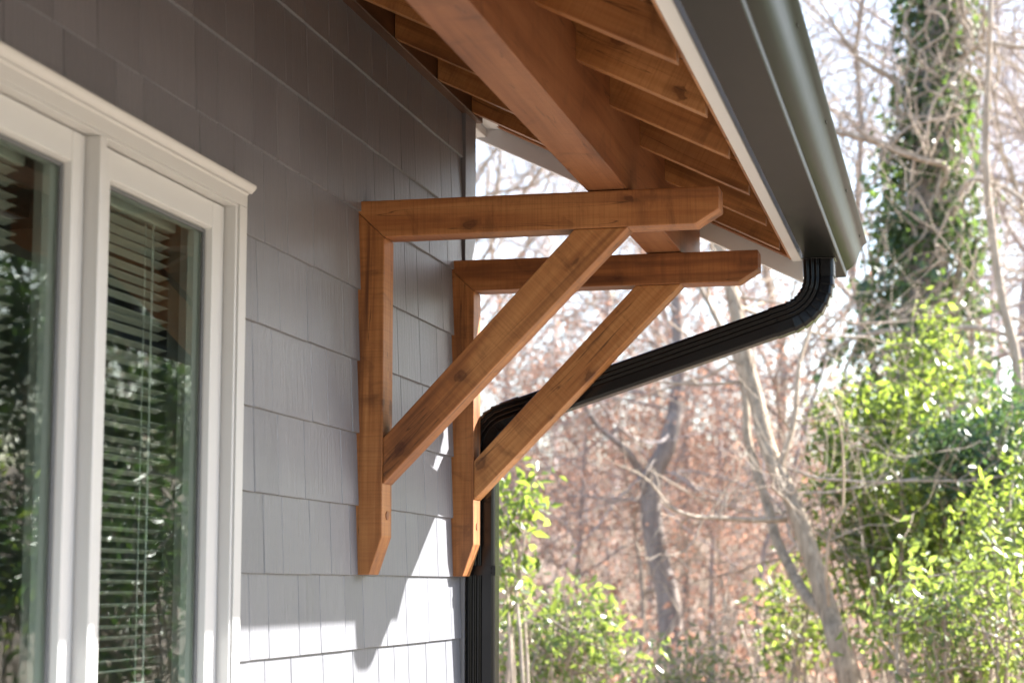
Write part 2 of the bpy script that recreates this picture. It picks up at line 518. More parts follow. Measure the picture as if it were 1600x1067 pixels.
# casing: flat, with a small ogee at its outer edge
side = [(-0.001, 3.829), (0.020, 3.829), (0.0235, 3.826), (0.0235, 3.822), (0.020, 3.818), (0.0225, 3.814), (0.028, 3.811), (0.0305, 3.807), (0.0305, 3.7665), (-0.03, 3.7665), (-0.03, 3.790), (-0.001, 3.792)]
zprof('side_casing', side, WB, 0.7993, bev=0.0006)
mir = lambda y: 2 * 3.105 - y
zprof('side_casing', [(x, mir(y)) for x, y in reversed(side)], WB, 0.7993, bev=0.0006)
head = [(-0.03, 0.8), (0.0305, 0.8), (0.0305, 0.8265), (0.034, 0.829), (0.0365, 0.833), (0.0365, 0.837), (0.041, 0.841), (0.0475, 0.846), (0.050, 0.850), (0.050, 0.855), (-0.001, 0.858), (-0.001, 0.836), (-0.03, 0.812)]
hc = yprof('head_casing', head[:4] + [(0.0335, 0.8345), (-0.03, 0.8345)], 2.4035, 3.8068, bev=0.0006)
band = [q for q in side if q[1] > 3.8069] + [(0.0302, 3.8072), (-0.001, 3.8072)]
zprof('side_band', band, 0.7998, 0.8345, bev=0.0003)
zprof('side_band', [(x, mir(y)) for x, y in reversed(band)], 0.7998, 0.8345, bev=0.0003)
cr = prism('crown_moulding', [(-0.001, 0.835), (0.0330, 0.835), (0.0345, 0.8375), (0.0365, 0.8395), (0.0405, 0.8435), (0.0425, 0.8475), (0.0425, 0.8525), (-0.001, 0.856)], 'y', 2.38, 3.8300, M['vinyl'], hc, (0, 1, 0), 0.0008, 2)
yprof('sill', [(-0.03, WB - 0.045), (0.055, WB - 0.055), (0.055, WB - 0.02), (-0.03, WB - 0.001)], 2.36, 3.85, bev=0.003)
# frame: jambs, head, mullion
zprof('frame_jamb', [(-0.10, 3.7665), (-0.10, 3.757), (0.024, 3.757), (0.026, 3.759), (0.026, 3.7655)], WB, 0.798)
zprof('frame_jamb', [(x, mir(y)) for x, y in ((-0.10, 3.7665), (-0.10, 3.757), (0.024, 3.757), (0.026, 3.759), (0.026, 3.7655))], WB, 0.798)
yprof('frame_head', [(-0.10, 0.7995), (-0.10, 0.7955), (0.026, 0.7955), (0.026, 0.7995)], 2.445, 3.765, bev=0.0008)
zprof('mullion', [(-0.10, 3.092), (0.0285, 3.092), (0.0285, 3.118), (-0.10, 3.118)], WB, 0.795, bev=0.003)
def sash(y0, y1, wl, wr):
    zt, zb = 0.793, WB + 0.004
    gt, gb = 0.738, WB + 0.075
    s = zprof('sash', [(-0.055, y0 + 0.002), (0.0, y0 + 0.002), (0.0, y0 + wl), (-0.012, y0 + wl + 0.004), (-0.055, y0 + wl + 0.004)], zb, zt)
    def sub(o): o.parent = s; o.location = (0, 0, 0); return o
    s_off = s.location.copy()
    r = zprof('stile', [(-0.055, y1 - wr - 0.004), (-0.012, y1 - wr - 0.004), (0.0, y1 - wr), (0.0, y1 - 0.003), (-0.055, y1 - 0.003)], zb, zt)
    t = yprof('top_rail', [(-0.055, gt - 0.004), (-0.012, gt - 0.004), (-0.001, gt), (-0.001, zt), (-0.055, zt)], y0 + wl + 0.0005, y1 - wr - 0.0005)
    b = yprof('bottom_rail', [(-0.055, zb), (-0.001, zb), (-0.001, gb), (-0.012, gb + 0.004), (-0.055, gb + 0.004)], y0 + wl + 0.0005, y1 - wr - 0.0005)
    g = box('glass_pane', -0.026, -0.021, y0 + wl + 0.002, y1 - wr - 0.002, gb + 0.001, gt - 0.001, M['glass'], win, bev=0)
    e = []
    e.append(box('gasket', -0.0205, -0.0145, y1 - wr - 0.014, y1 - wr - 0.0045, gb + 0.004, gt - 0.0045, M['dark_trim'], win, bev=0.001))
    e.append(box('gasket', -0.0205, -0.0145, y0 + wl + 0.0045, y0 + wl + 0.012, gb + 0.004, gt - 0.0045, M['dark_trim'], win, bev=0.001))
    e.append(box('gasket', -0.0205, -0.0145, y0 + wl + 0.0125, y1 - wr - 0.0145, gt - 0.012, gt - 0.0045, M['dark_trim'], win, bev=0.001))
    for o in [r, t, b, g] + e: sub(o)
    return s
sash(3.118, 3.757, 0.077, 0.065)
sash(2.453, 3.092, 0.065, 0.052)
def blind(y0, y1, seed):
    rr = random.Random(seed)
    head_ = box('blind', -0.125, -0.085, y0 - 0.01, y1 + 0.01, 0.730, 0.765, M['slat'], win, bev=0.003)
    hz = 0.715
    c0 = Vector((-0.105, 0, 0))
    half = 0.0125
    proto = None
    k = 0
    while hz > WB + 0.03:
        if proto is None:
            bm = bmesh.new()
            pr = []
            for i in range(5):
                u = -1 + i * 0.5
                pr.append((u * half, 0.0016 * (1 - u * u)))
            a = [bm.verts.new((x, y0, zz)) for x, zz in pr]; b = [bm.verts.new((x, y1, zz)) for x, zz in pr]
            a2 = [bm.verts.new((x, y0, zz - 0.0006)) for x, zz in pr]; b2 = [bm.verts.new((x, y1, zz - 0.0006)) for x, zz in pr]
            for i in range(4):
                bm.faces.new((a[i], a[i + 1], b[i + 1], b[i])); bm.faces.new((a2[i], b2[i], b2[i + 1], a2[i + 1]))
            bm.faces.new((a[0], b[0], b2[0], a2[0])); bm.faces.new((a[4], a2[4], b2[4], b[4]))
            proto = from_bm(bm, 'slat'); proto.materials.append(M['slat'])
        o = bpy.data.objects.new('slat', proto); col.objects.link(o)
        o.parent = head_
        o.location = (-0.105, 0, hz + rr.uniform(-0.0006, 0.0006))
        o.rotation_euler = (rr.uniform(-0.0015, 0.0015), R(-14 + rr.uniform(-2, 2)), 0)
        hz -= 0.0215; k += 1
    for yy in (y0 + 0.07, y0 + 0.40, y1 - 0.13, y1 - 0.095):
        c = box('lift_cord', -0.0925, -0.0911, yy, yy + 0.0014, WB + 0.03, 0.73, M['slat'], win, bev=0)
        c.parent = head_; c.location = (0, 0, 0)
    return head_
blind(3.20, 3.69, 3)
blind(2.50, 3.02, 5)

# ================================================================== ROOF
YR = 6.062
roof = empty('porch_roof', (0.5, 3, 1.3), 'low pitched overhanging roof with exposed wood rafters and white fascia board', 'roof')
C26 = math.cos(math.atan(0.498))
def slope_box(name, x0, x1, y0, y1, dz0, dz1, m, bev=0.002, along=(0, 1, 0), plumb=True):
    """slab that follows the pitch; dz0..dz1 measured straight up from the rafters' underside"""
    return prism(name, [(x0, RZ(x0) + dz0), (x1, RZ(x1) + dz0), (x1, RZ(x1) + dz1), (x0, RZ(x0) + dz1)], 'y', y0, y1, m, roof, along, bev, 2)
ry = [4.015, 4.43, 4.87, 5.31, 5.715]
ry = [3.58 - 0.43 * k for k in range(10, -1, -1)] + ry
for y in ry:
    slope_box('rafter', 0.037, 0.9905, y, y + 0.038, 0.0, 0.1, M['rafter_wood'], along=(1, 0, -0.498))
slope_box('rafter', 0.037, 0.991, 6.012, 6.0485, 0.027, 0.1, M['rafter_wood'], along=(1, 0, -0.498))
xs = np.linspace(-0.06, 1.03, 9)
for a, b in zip(xs[:-1], xs[1:]):
    slope_box('deck_board', a + 0.0008, b - 0.0008, -1.2, YR - 0.002, 0.1015, 0.12, M['rafter_wood'], along=(0, 1, 0))
box('sub_fascia', 0.992, 1.0, -1.2, 6.058, 1.024, 1.105, M['rafter_wood'], roof, bev=0.0015)
box('fascia_board', 1.001, 1.032, -1.2, 6.061, 1.018, 1.115, M['trim'], roof, bev=0.002)
prism('rake_board', [(-2.2, RZ(-2.2) - 0.058), (1.034, RZ(1.034) - 0.028), (1.034, 1.12), (-2.2, RZ(-2.2) + 0.13)], 'y', YR, YR + 0.026, M['trim'], roof, (1, 0, -0.498), 0.002, 2)
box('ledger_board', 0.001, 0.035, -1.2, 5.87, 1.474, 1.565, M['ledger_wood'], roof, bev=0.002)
box('frieze_return', -0.075, 0.0, 5.859, YR - 0.003, 1.474, 1.503, M['trim'], roof, bev=0.002)
prism('rake_return', [(0.0, 1.504), (0.055, 1.497), (0.0, 1.56)], 'y', 5.90, YR - 0.003, M['trim'], roof, (0, 1, 0), 0.001)
slope_box('roofing', -3.1, 1.055, -3.6, YR + 0.045, 0.133, 0.15, M['roofing'], bev=0.002)
slope_box('underlayment', -3.0, 1.034, -3.5, YR - 0.002, 0.1205, 0.132, M['sheath'], bev=0)
slope_box('soffit_panel', -3.0, -0.062, -3.5, YR - 0.003, 0.10, 0.119, M['trim'], bev=0)

# ================================================================== BEAM
beam = empty('roof_beam', (0.655, 3, 0.985), 'heavy brown timber beam resting across the tops of both brackets under the rafters', 'beam')
box('timber', 0.603, 0.708, -1.3, 6.058, 0.9865, 1.212, M['beam_wood'], beam, (0, 1, 0), 0.003, 2)

# ================================================================== BRACKETS
Y1, Y2, TH = 4.6726, 5.6116, 0.086
def bracket():
    b = empty('timber_bracket', (0, Y1, 0.026), 'knotty cedar bracket on the shingle wall, the one nearer the white window', 'bracket', 'timber brackets under the roof beam')
    e = 0.0006
    prism('post', [(0.0005, 0.0265), (0.0395, 0.0265), (0.0725, 0.122), (0.0725, 0.889 - e), (0.0005, 0.9575 - e)], 'y', Y1, Y1 + TH, M['cedar'], b, (0, 0, 1), 0.0028)
    prism('arm', [(0.0005, 0.9575 + e), (0.0725, 0.889 + e), (0.877, 0.8893), (0.9375, 0.926), (0.9375, 0.9825), (0.0005, 0.9855)], 'y', Y1 - 0.0015, Y1 + TH - 0.001, M['cedar'], b, (1, 0, 0), 0.0028)
    prism('brace', [(0.0732, 0.2545), (0.7070, 0.8884), (0.5705, 0.8884), (0.0732, 0.3715)], 'y', Y1 + 0.002, Y1 + TH - 0.002, M['cedar'], b, (1, 0, 1), 0.0028)
    bm = bmesh.new()
    bmesh.ops.create_cone(bm, cap_ends=True, segments=16, radius1=0.0115, radius2=0.011, depth=0.004, matrix=Matrix.Translation((0.0728, Y1 + 0.043, 0.176)) @ Matrix.Rotation(R(90), 4, 'Y'))
    me = from_bm(bm, 'wood_plug'); grain(me, (0, 1, 0))
    post = [c for c in b.children if c.name.startswith('post')][0]
    o = link('wood_plug', me, M['beam_wood'], None); o.parent = post; o.location = -post.location - b.location
    return b
b1 = bracket()
b2 = b1.copy(); col.objects.link(b2)
b2.location = (0, Y2, 0.026)
b2['label'] = 'knotty cedar bracket at the wall corner, standing in front of the black downspout'
for ch in list(b1.children):
    c = ch.copy(); col.objects.link(c); c.parent = b2
    for g in ch.children:
        d = g.copy(); col.objects.link(d); d.parent = c

# ================================================================== GUTTER
gut = empty('roof_gutter', (1.1, 3, 1.0), 'long dark bronze ogee gutter hanging along the white fascia of the eave', 'gutter')
GB = 0.972
prof = [(1.066, GB + 0.118), (1.066, GB), (1.1645, GB - 0.001), (1.1655, GB + 0.001), (1.1665, GB + 0.017), (1.1690, GB + 0.019), (1.176, GB + 0.0235), (1.186, GB + 0.031), (1.194, GB + 0.040),
        (1.2, GB + 0.051), (1.2045, GB + 0.063), (1.209, GB + 0.076), (1.2145, GB + 0.088), (1.2215, GB + 0.097), (1.2295, GB + 0.103), (1.2320, GB + 0.108), (1.2300, GB + 0.113), (1.222, GB + 0.113), (1.216, GB + 0.109)]
GY0, GY1 = -1.2, 6.105
def sheet(name, prof, y0, y1, th, m, parent):
    P = [Vector((p[0], p[1])) for p in prof]
    inn = []
    for i, p in enumerate(P):
        a = P[max(0, i - 1)]; c = P[min(len(P) - 1, i + 1)]
        d = (c - a).normalized(); nn = Vector((-d.y, d.x))
        inn.append(p + nn * th)
    ring = [(q.x, q.y) for q in P] + [(q.x, q.y) for q in reversed(inn)]
    bm = bmesh.new()
    ys = [y0] + list(np.linspace(y0 + 0.5, y1 - 0.5, 5)) + [y1]
    rings = [[bm.verts.new((x, y, z)) for x, z in ring] for y in ys]
    n = len(ring)
    for a, b in zip(rings[:-1], rings[1:]):
        for i in range(n):
            bm.faces.new((a[i], b[i], b[(i + 1) % n], a[(i + 1) % n]))
    m_ = len(prof)
    for r_ in (rings[0], rings[-1]):
        for i in range(m_ - 1):
            bm.faces.new((r_[i], r_[i + 1], r_[n - 2 - i], r_[n - 1 - i]))
    me = from_bm(bm, name)
    o = link(name, me, m, parent)
    me.polygons.foreach_set("use_smooth", [True] * len(me.polygons))
    try:
        me.set_sharp_from_angle(angle=R(28))
    except Exception:
        pass
    return o
sheet('trough', prof, GY0, GY1, -0.0012, M['gutter'], gut)
cap = [(p[0], p[1]) for p in prof[:-2]]
capo = [(x + (0.0015 if x > 1.12 else -0.0015), z - (0.002 if z < GB + 0.01 else 0)) for x, z in cap]
prism('end_cap', capo, 'y', GY1 - 0.006, GY1 + 0.0015, M['gutter'], gut, bev=0.0004)
prism('end_cap', capo, 'y', GY0 - 0.0015, GY0 + 0.002, M['gutter'], gut, bev=0.0004)
for y in (1.2, 2.0, 2.8, 3.6, 4.4, 5.2, 5.9):
    box('hanger', 1.034, 1.222, y, y + 0.025, GB + 0.092, GB + 0.096, M['gutter'], gut, bev=0.0005)

# ================================================================== DOWNSPOUT
dsp = empty('downspout', (0.0615, 5.76, -1.5), 'ribbed black metal downspout bending from the gutter end back to the wall corner', 'downspout')
YN, PW, PD = 5.722, 0.0885, 0.068
YC = YN + PD / 2
def section():
    """(u in the bend's plane, v along y): rounded box with three grooves on its wide faces"""
    hw, hd, r = PW / 2, PD / 2, 0.010
    pts = []
    def arc(cu, cv, a0):
        for k in range(5):
            a = R(a0 + 22.5 * k); pts.append((cu + r * math.cos(a), cv + r * math.sin(a)))
    arc(hw - r, hd - r, 0)
    gr = lambda s: [(s + 0.0058, 0.0), (s + 0.0046, 0.0008), (s + 0.0024, 0.0050), (s, 0.0062), (s - 0.0024, 0.0050), (s - 0.0046, 0.0008), (s - 0.0058, 0.0)]
    for s in (0.027, 0.013, -0.001):
        for u, d in gr(s): pts.append((u, hd - d))
    arc(-hw + r, hd - r, 90)
    arc(-hw + r, -hd + r, 180)
    for s in (-0.001, 0.013, 0.027):
        for u, d in [(2 * s - a, b) for a, b in gr(s)]: pts.append((u, -hd + d))
    arc(hw - r, -hd + r, 270)
    return pts
SEC = section()
def sweep(name, path, m, parent, cap=True):
    """path: (x, z, angle of travel, scale)"""
    bm = bmesh.new(); rings = []
    for x, z, a, s in path:
        nx, nz = math.sin(a), -math.cos(a)             # 'left' of travel turned so that it is the upper side
        nx, nz = (nx, nz) if True else (-nx, -nz)
        rings.append([bm.verts.new((x + nx * u * s, YC + v * s, z + nz * u * s)) for u, v in SEC])
    n = len(SEC)
    for a, b in zip(rings[:-1], rings[1:]):
        for i in range(n):
            bm.faces.new((a[i], b[i], b[(i + 1) % n], a[(i + 1) % n]))
    me = from_bm(bm, name)
    o = link(name, me, m, parent)
    return o
DOWN = R(270)
RUN = math.pi + math.atan(0.322)
ux, uz = math.cos(RUN), math.sin(RUN)
zl = lambda x: 0.648 + 0.322 * (x - 0.558)
XT, XB = 1.106, 0.0655
turn = DOWN - RUN
def elbow_path(corner, rad, first, second, pre, post, n=7):
    """crimped bend: straight tail, n overlapping crimps, straight tail"""
    t = rad * math.tan(abs(turn) / 2)
    d1 = Vector((math.cos(first), math.sin(first))); d2 = Vector((math.cos(second), math.sin(second)))
    c = Vector(corner); p0 = c - d1 * t; p1 = c + d2 * t
    sgn = 1 if second > first else -1
    nrm = Vector((-d1.y, d1.x)) * sgn
    cen = p0 + nrm * rad
    out = [((p0 - d1 * pre).x, (p0 - d1 * pre).y, first, 1.045), (p0.x, p0.y, first, 1.045)]
    for k in range(n):
        for f, s in ((0.0, 0.985), (0.86, 1.06), (0.97, 1.06)):
            ang = first + (second - first) * (k + f) / n
            dd = ang - first
            v = p0 - cen
            q = cen + Vector((v.x * math.cos(dd) - v.y * math.sin(dd), v.x * math.sin(dd) + v.y * math.cos(dd)))
            out.append((q.x, q.y, ang, s))
    out.append((p1.x, p1.y, second, 1.0))
    e = p1 + d2 * post
    out.append((e.x, e.y, second, 1.045 if post < 0.09 else 1.04))
    return out, p0, p1
ctop = (XT, zl(XT)); cbot = (XB, zl(XB))
pt, t0, t1 = elbow_path(ctop, 0.125, DOWN, RUN, 0.072, 0.055)
pb, q0, q1 = elbow_path(cbot, 0.105, RUN, DOWN, 0.06, 0.06, 6)
sweep('elbow', pt, M['pipe'], dsp)
sweep('elbow', pb, M['pipe'], dsp)
a = t1 + Vector((ux, uz)) * 0.050; b = q0 - Vector((ux, uz)) * 0.055
sweep('sloped_pipe', [(a.x, a.y, RUN, 0.985), (b.x, b.y, RUN, 0.985)], M['pipe'], dsp)
sweep('vertical_pipe', [(XB, q1.y - 0.056, DOWN, 1.035), (XB, -1.5, DOWN, 1.035)], M['pipe'], dsp)
sweep('outlet_tube', [(XT, GB + 0.006, DOWN, 0.97), (XT, t0.y + 0.068, DOWN, 0.97)], M['pipe'], dsp)
box('outlet_flange', XT - 0.05, XT + 0.05, YC - 0.043, YC + 0.043, GB - 0.0045, GB - 0.0015, M['pipe'], dsp, bev=0.001)
st = box('strap', 0.0185, XB + 0.0487, YC - 0.0362, YC - 0.0345, 0.030, 0.060, M['pipe'], dsp, bev=0.0005)
o = box('strap', XB + 0.0472, XB + 0.0487, YC - 0.0340, YC + 0.036, 0.030, 0.060, M['pipe'], dsp, bev=0.0005)
def screw(x, z, par, y=YC - 0.0375, r=0.0035):
    bm = bmesh.new()
    bmesh.ops.create_cone(bm, cap_ends=True, segments=8, radius1=r, radius2=r * 0.6, depth=0.003, matrix=Matrix.Translation((x, y, z)) @ Matrix.Rotation(R(90), 4, 'X'))
    o = link('screw', from_bm(bm, 'screw'), M['pipe'], None)
    o.parent = par; o.location = -par.location - (par.parent.location if par.parent else Vector())
    return o
el1 = [o for o in dsp.children if o.name == 'elbow'][0]
screw(XT, GB - 0.02, el1); screw(t1.x + ux * 0.04, t1.y + uz * 0.04, el1)
screw(XB + 0.036, 0.052, st, YC - 0.038, 0.003); screw(XB + 0.036, 0.038, st, YC - 0.038, 0.003)

# ================================================================== TREES
def tubes(lines, k=5):
    """polylines of (points, radii) -> verts, quads"""
    V, F = [], []
    cs = [(math.cos(2 * math.pi * i / k), math.sin(2 * math.pi * i / k)) for i in range(k)]
    off = 0
    for pts, rad in lines:
        P = np.asarray(pts, float); n = len(P)
        T = np.gradient(P, axis=0); T /= np.linalg.norm(T, axis=1)[:, None] + 1e-9
        ref = np.array([0.31, 0.95, 0.05]) if abs(T[0][1]) < 0.8 else np.array([1.0, 0, 0.1])
        B = np.cross(T, ref); B /= np.linalg.norm(B, axis=1)[:, None] + 1e-9
        C = np.cross(T, B)
        rr = np.asarray(rad)[:, None]
        for c, s in cs:
            V.append(P + rr * (B * c + C * s))
        blk = np.arange(n)
        for i in range(k):
            j = (i + 1) % k
            F.append(np.stack([off + i * n + blk[:-1], off + j * n + blk[:-1], off + j * n + blk[1:], off + i * n + blk[1:]], 1))
        off += n * k
    return np.concatenate(V), np.concatenate(F)

def unit(v):
    return v / (np.linalg.norm(v) + 1e-9)

def grow(rg, p, d, L, r, level, out, curl=0.25, kids=(9, 6, 4), up=0.05, spread=0.8):
    nseg = (9, 6, 5, 4)[min(level, 3)]
    pts = [p.copy()]; dirs = [d.copy()]
    for i in range(nseg):
        d = unit(d + rg.normal(0, curl, 3) * (0.5 if level == 0 else 1.0) + np.array([0, 0, up]))
        p = p + d * L / nseg
        pts.append(p.copy()); dirs.append(d.copy())
    tail = 0.35 if level == 0 else 0.3
    rad = [r * (1 - (1 - tail) * i / nseg) for i in range(nseg + 1)]
    out[min(level, 3)].append((pts, rad))
    if level >= len(kids):
        return
    for _ in range(kids[level]):
        f = rg.uniform(0.35 if level == 0 else 0.2, 1.0) * nseg
        i = min(nseg - 1, int(f)); q = pts[i] + (pts[i + 1] - pts[i]) * (f - i)
        side = unit(np.cross(dirs[i], rg.normal(0, 1, 3)))
        nd = unit(dirs[i] * rg.uniform(0.3, 0.9) + side * spread)
        grow(rg, q, nd, L * rg.uniform(0.38, 0.62), max(0.0035, rad[i] * rg.uniform(0.38, 0.6)), level + 1, out, curl * 1.15, kids, up, spread)

def leaves(rg, centres, n, size, sprd, droop=0.0, w=0.42):
    """n folded leaves scattered round the centres"""
    c = centres[rg.integers(0, len(centres), n)] + rg.normal(0, 1, (n, 3)) * sprd
    a = rg.normal(0, 1, (n, 3)); a[:, 2] -= droop
    a /= np.linalg.norm(a, axis=1)[:, None]
    b = np.cross(a, rg.normal(0, 1, (n, 3))); b /= np.linalg.norm(b, axis=1)[:, None] + 1e-9
    nn = np.cross(a, b)
    L = size * (0.45 + 0.95 * rg.uniform(0, 1, n) ** 1.3)[:, None]
    W = L * w * rg.uniform(0.8, 1.2, n)[:, None]
    v0 = c; v2 = c + a * L - nn * L * 0.12; v1 = c + a * L * 0.45 + b * W * 0.5 + nn * W * 0.18; v3 = c + a * L * 0.45 - b * W * 0.5 + nn * W * 0.18
    V = np.stack([v0, v1, v2, v3], 1).reshape(-1, 3)
    i = np.arange(n) * 4
    F = np.concatenate([np.stack([i, i + 1, i + 2], 1), np.stack([i, i + 2, i + 3], 1)])
    return V, F, np.repeat(np.clip(rg.uniform(0, 1, n) ** 1.4, 0, 1), 4)

def line_obj(name, lines, k, m, parent, kind=None):
    V, F = tubes(lines, k)
    o = link(name, np_mesh(name, V, F), m, parent, True)
    return tag(o, kind=kind)

def ends(lines, every=1):
    return np.array([q for pts, _ in lines for q in pts[1::every]])

def smooth_path(ctrl, rad, sub=5):
    P = np.array(ctrl, float); n = len(P)
    T = np.linspace(0, n - 1, (n - 1) * sub + 1)
    out = []
    for t in T:
        i = min(int(t), n - 2); f = t - i
        p0 = P[max(i - 1, 0)]; p1 = P[i]; p2 = P[i + 1]; p3 = P[min(i + 2, n - 1)]
        out.append(0.5 * ((2 * p1) + (-p0 + p2) * f + (2 * p0 - 5 * p1 + 4 * p2 - p3) * f * f + (-p0 + 3 * p1 - 3 * p2 + p3) * f ** 3))
    rr = np.interp(T, np.linspace(0, n - 1, len(rad)), rad)
    return np.array(out), rr

def offset_lines(lines, o):
    return [([np.array(p) - o for p in pts], rad) for pts, rad in lines]

def tree_from(name, loc, label, trunks, lv, bm_, crown_mat, group=None, foliage=None, leafm=None):
    """lines in world space; the tree's Empty stands at loc"""
    e = empty(name, loc, label, 'tree', group)
    for t in trunks:
        line_obj('trunk', [t], 10, bm_, e)
    big = [l for l in lv if max(l[1]) > 0.012]; small = [l for l in lv if max(l[1]) <= 0.012]
    if big: line_obj('branches', big, 5, crown_mat, e, 'stuff')
    if small: line_obj('twigs', small, 3, crown_mat, e, 'stuff')
    if foliage is not None:
        V, F, rv = foliage
        o = link('foliage', np_mesh('foliage', V, F, rv), leafm, e); tag(o, kind='stuff')
    return e

# --- the leaning twin trunk in front of the thicket
rg = np.random.default_rng(11)
main = [(0.98, 13.1, -1.75), (0.81, 13.18, -0.91), (0.67, 13.27, -0.41), (0.61, 13.37, -0.2), (0.51, 13.46, 0.11), (0.38, 13.55, 0.51), (0.25, 13.64, 0.8), (0.16, 13.73, 1.01), (0.09, 13.83, 1.3), (0.0, 13.92, 1.64), (-0.06, 14.01, 1.94), (-0.13, 14.11, 2.24), (-0.23, 14.2, 2.55), (-0.32, 14.39, 2.98), (-0.47, 14.67, 3.66), (-0.73, 15.04, 4.4), (-0.9, 15.4, 5.4)]
sec = [(0.62, 13.36, -0.22), (0.45, 13.56, -0.09), (0.31, 13.85, 0.11), (0.19, 14.04, 0.34), (0.1, 14.23, 0.63), (0.02, 14.32, 0.87), (-0.05, 14.42, 1.12), (-0.07, 14.52, 1.42), (-0.14, 14.61, 1.72), (-0.31, 14.79, 2.05), (-0.46, 14.97, 2.33), (-0.75, 15.2, 2.8), (-0.9, 15.4, 3.5)]
tr = [smooth_path(main, (0.084, 0.074, 0.068, 0.062, 0.058, 0.054, 0.048, 0.034, 0.018)), smooth_path(sec, (0.046, 0.040, 0.035, 0.029, 0.02, 0.010))]
lv = [smooth_path([(0.30, 13.62, 0.46), (0.11, 13.43, 0.45), (-0.13, 13.2, 0.46), (-0.26, 12.98, 0.46), (-0.39, 12.86, 0.51), (-0.46, 12.75, 0.56)], (0.026, 0.017, 0.008)),
      smooth_path([(-0.13, 14.11, 2.19), (0.06, 13.93, 2.49), (0.2, 13.74, 2.83), (0.41, 13.56, 3.25), (0.5, 13.4, 3.9)], (0.035, 0.028, 0.018)),
      smooth_path([(0.25, 13.64, 0.8), (0.37, 13.6, 1.15), (0.42, 13.55, 1.55), (0.55, 13.5, 1.9)], (0.028, 0.02, 0.01))]
o3 = [[], [], [], []]
for k in range(26):
    src = tr[0] if k % 3 else tr[1]
    i = rg.integers(12, len(src[0]) - 2)
    d = unit(rg.normal(0, 1, 3) * np.array([1, 0.7, 0.5]) + np.array([0, 0, 0.3]))
    grow(rg, src[0][i], d, rg.uniform(0.8, 2.4), rg.uniform(0.008, 0.016), 1, o3, 0.15, (0, 5, 4), 0.03)
for pts, rad in lv[:3]:
    for k in range(4):
        i = rg.integers(2, len(pts) - 1)
        grow(rg, pts[i], unit(rg.normal(0, 1, 3)), rg.uniform(0.4, 0.9), 0.009, 2, o3, 0.3, (0, 0, 4), 0.03)
tree_from('bare_tree', (0.98, 13.1, -1.75), 'leaning tan tree whose two bare trunks cross right of the downspout', tr, lv + sum(o3, []), M['bark_trunk'], M['bark_tan'])

# --- the ivy tree at upper right
rg = np.random.default_rng(12)
t2 = [(0.98, 19, float(height(1, 19)) - 0.1), (1.04, 18.99, -0.3), (1.12, 19.0, 1.32), (1.19, 19.0, 2.57), (1.25, 19.0, 3.52), (1.34, 19.0, 4.48), (1.43, 19.0, 5.38), (1.49, 19.0, 6.29), (1.55, 19.0, 7.76), (1.6, 19.1, 9.8)]
tr = [smooth_path(t2, (0.27, 0.25, 0.24, 0.23, 0.22, 0.2, 0.18, 0.14, 0.09))]
br = [[(1.26, 18.8, 3.61), (1.46, 18.5, 3.94), (1.23, 18.3, 4.01), (0.97, 18.09, 4.07), (0.68, 17.98, 4.24), (0.53, 17.87, 4.41)],
      [(1.25, 18.7, 4.09), (0.99, 18.39, 4.15), (0.58, 18.18, 4.25), (0.3, 17.96, 4.26), (0.0, 17.8, 4.3)],
      [(1.24, 18.9, 2.52), (1.58, 18.6, 3.74), (1.93, 18.49, 3.76), (2.21, 18.29, 3.53), (2.6, 18.1, 3.3)],
      [(1.19, 18.9, 2.15), (1.42, 18.3, 2.34), (1.71, 18.0, 2.34), (2.1, 17.79, 2.19), (2.52, 17.47, 1.98)],
      [(1.17, 18.9, 2.15), (0.95, 18.39, 2.37), (0.55, 18.07, 2.28), (0.26, 17.86, 2.08)],
      [(1.4, 18.9, 4.9), (1.8, 18.7, 5.2), (2.3, 18.5, 5.1), (2.8, 18.3, 5.3)],
      [(1.3, 18.9, 4.4), (1.0, 18.8, 4.9), (0.6, 18.7, 5.2), (0.2, 18.6, 5.9)]]
lv = [smooth_path(b, (0.042, 0.034, 0.022, 0.010)) for b in br]
o3 = [[], [], [], []]
for pts, rad in lv:
    for k in range(7):
        i = rg.integers(3, len(pts) - 1)
        grow(rg, pts[i], unit(rg.normal(0, 1, 3) + np.array([0, 0, 0.3])), rg.uniform(0.5, 1.3), 0.011, 2, o3, 0.2, (0, 0, 6), 0.03)
# vines: pale stems that wander up and hang off the trunk
vines = []
for k in range(110):
    z0 = rg.uniform(0.3, 6.6); a0 = rg.uniform(-math.pi, 0.3)
    n_ = 9; zs = z0 + np.linspace(0, rg.uniform(0.5, 1.6), n_)
    base = np.array([np.interp(zs, tr[0][0][:, 2], tr[0][0][:, c]) for c in (0, 1)]).T
    r_ = 0.28 + np.abs(rg.normal(0, 0.16)) + np.cumsum(rg.normal(0, 0.045, n_))
    an = a0 + np.cumsum(rg.normal(0, 0.22, n_))
    P = np.stack([base[:, 0] + r_ * np.cos(an), base[:, 1] + r_ * np.sin(an), zs + np.cumsum(rg.normal(0, 0.05, n_))], 1)
    vines.append(smooth_path(P, (rg.uniform(0.010, 0.022), 0.008), 3))
cen = []
for k in range(520):
    z_ = rg.uniform(-0.3, 7.2)
    wd = 0.29 + 0.34 * max(0, 1 - abs(z_ - 2.1) / 2.6)
    a0 = rg.uniform(0, 2 * math.pi)
    bx = np.interp(z_, tr[0][0][:, 2], tr[0][0][:, 0])
    q = wd * rg.uniform(0.6, 1.25)
    cen.append((bx + q * math.cos(a0), 19 + q * math.sin(a0), z_))
fol = leaves(rg, np.array(cen), 11000, 0.085, 0.10, 0.6, 0.8)
e = tree_from('ivy_tree', (0.98, 19, float(height(1, 19)) - 0.1), 'thick trunk wrapped in dark green ivy and pale vines, right of the gutter', tr, lv + sum(o3, []), M['bark_dark'], M['bark_tan'], None, fol, M['leaf_ivy'])
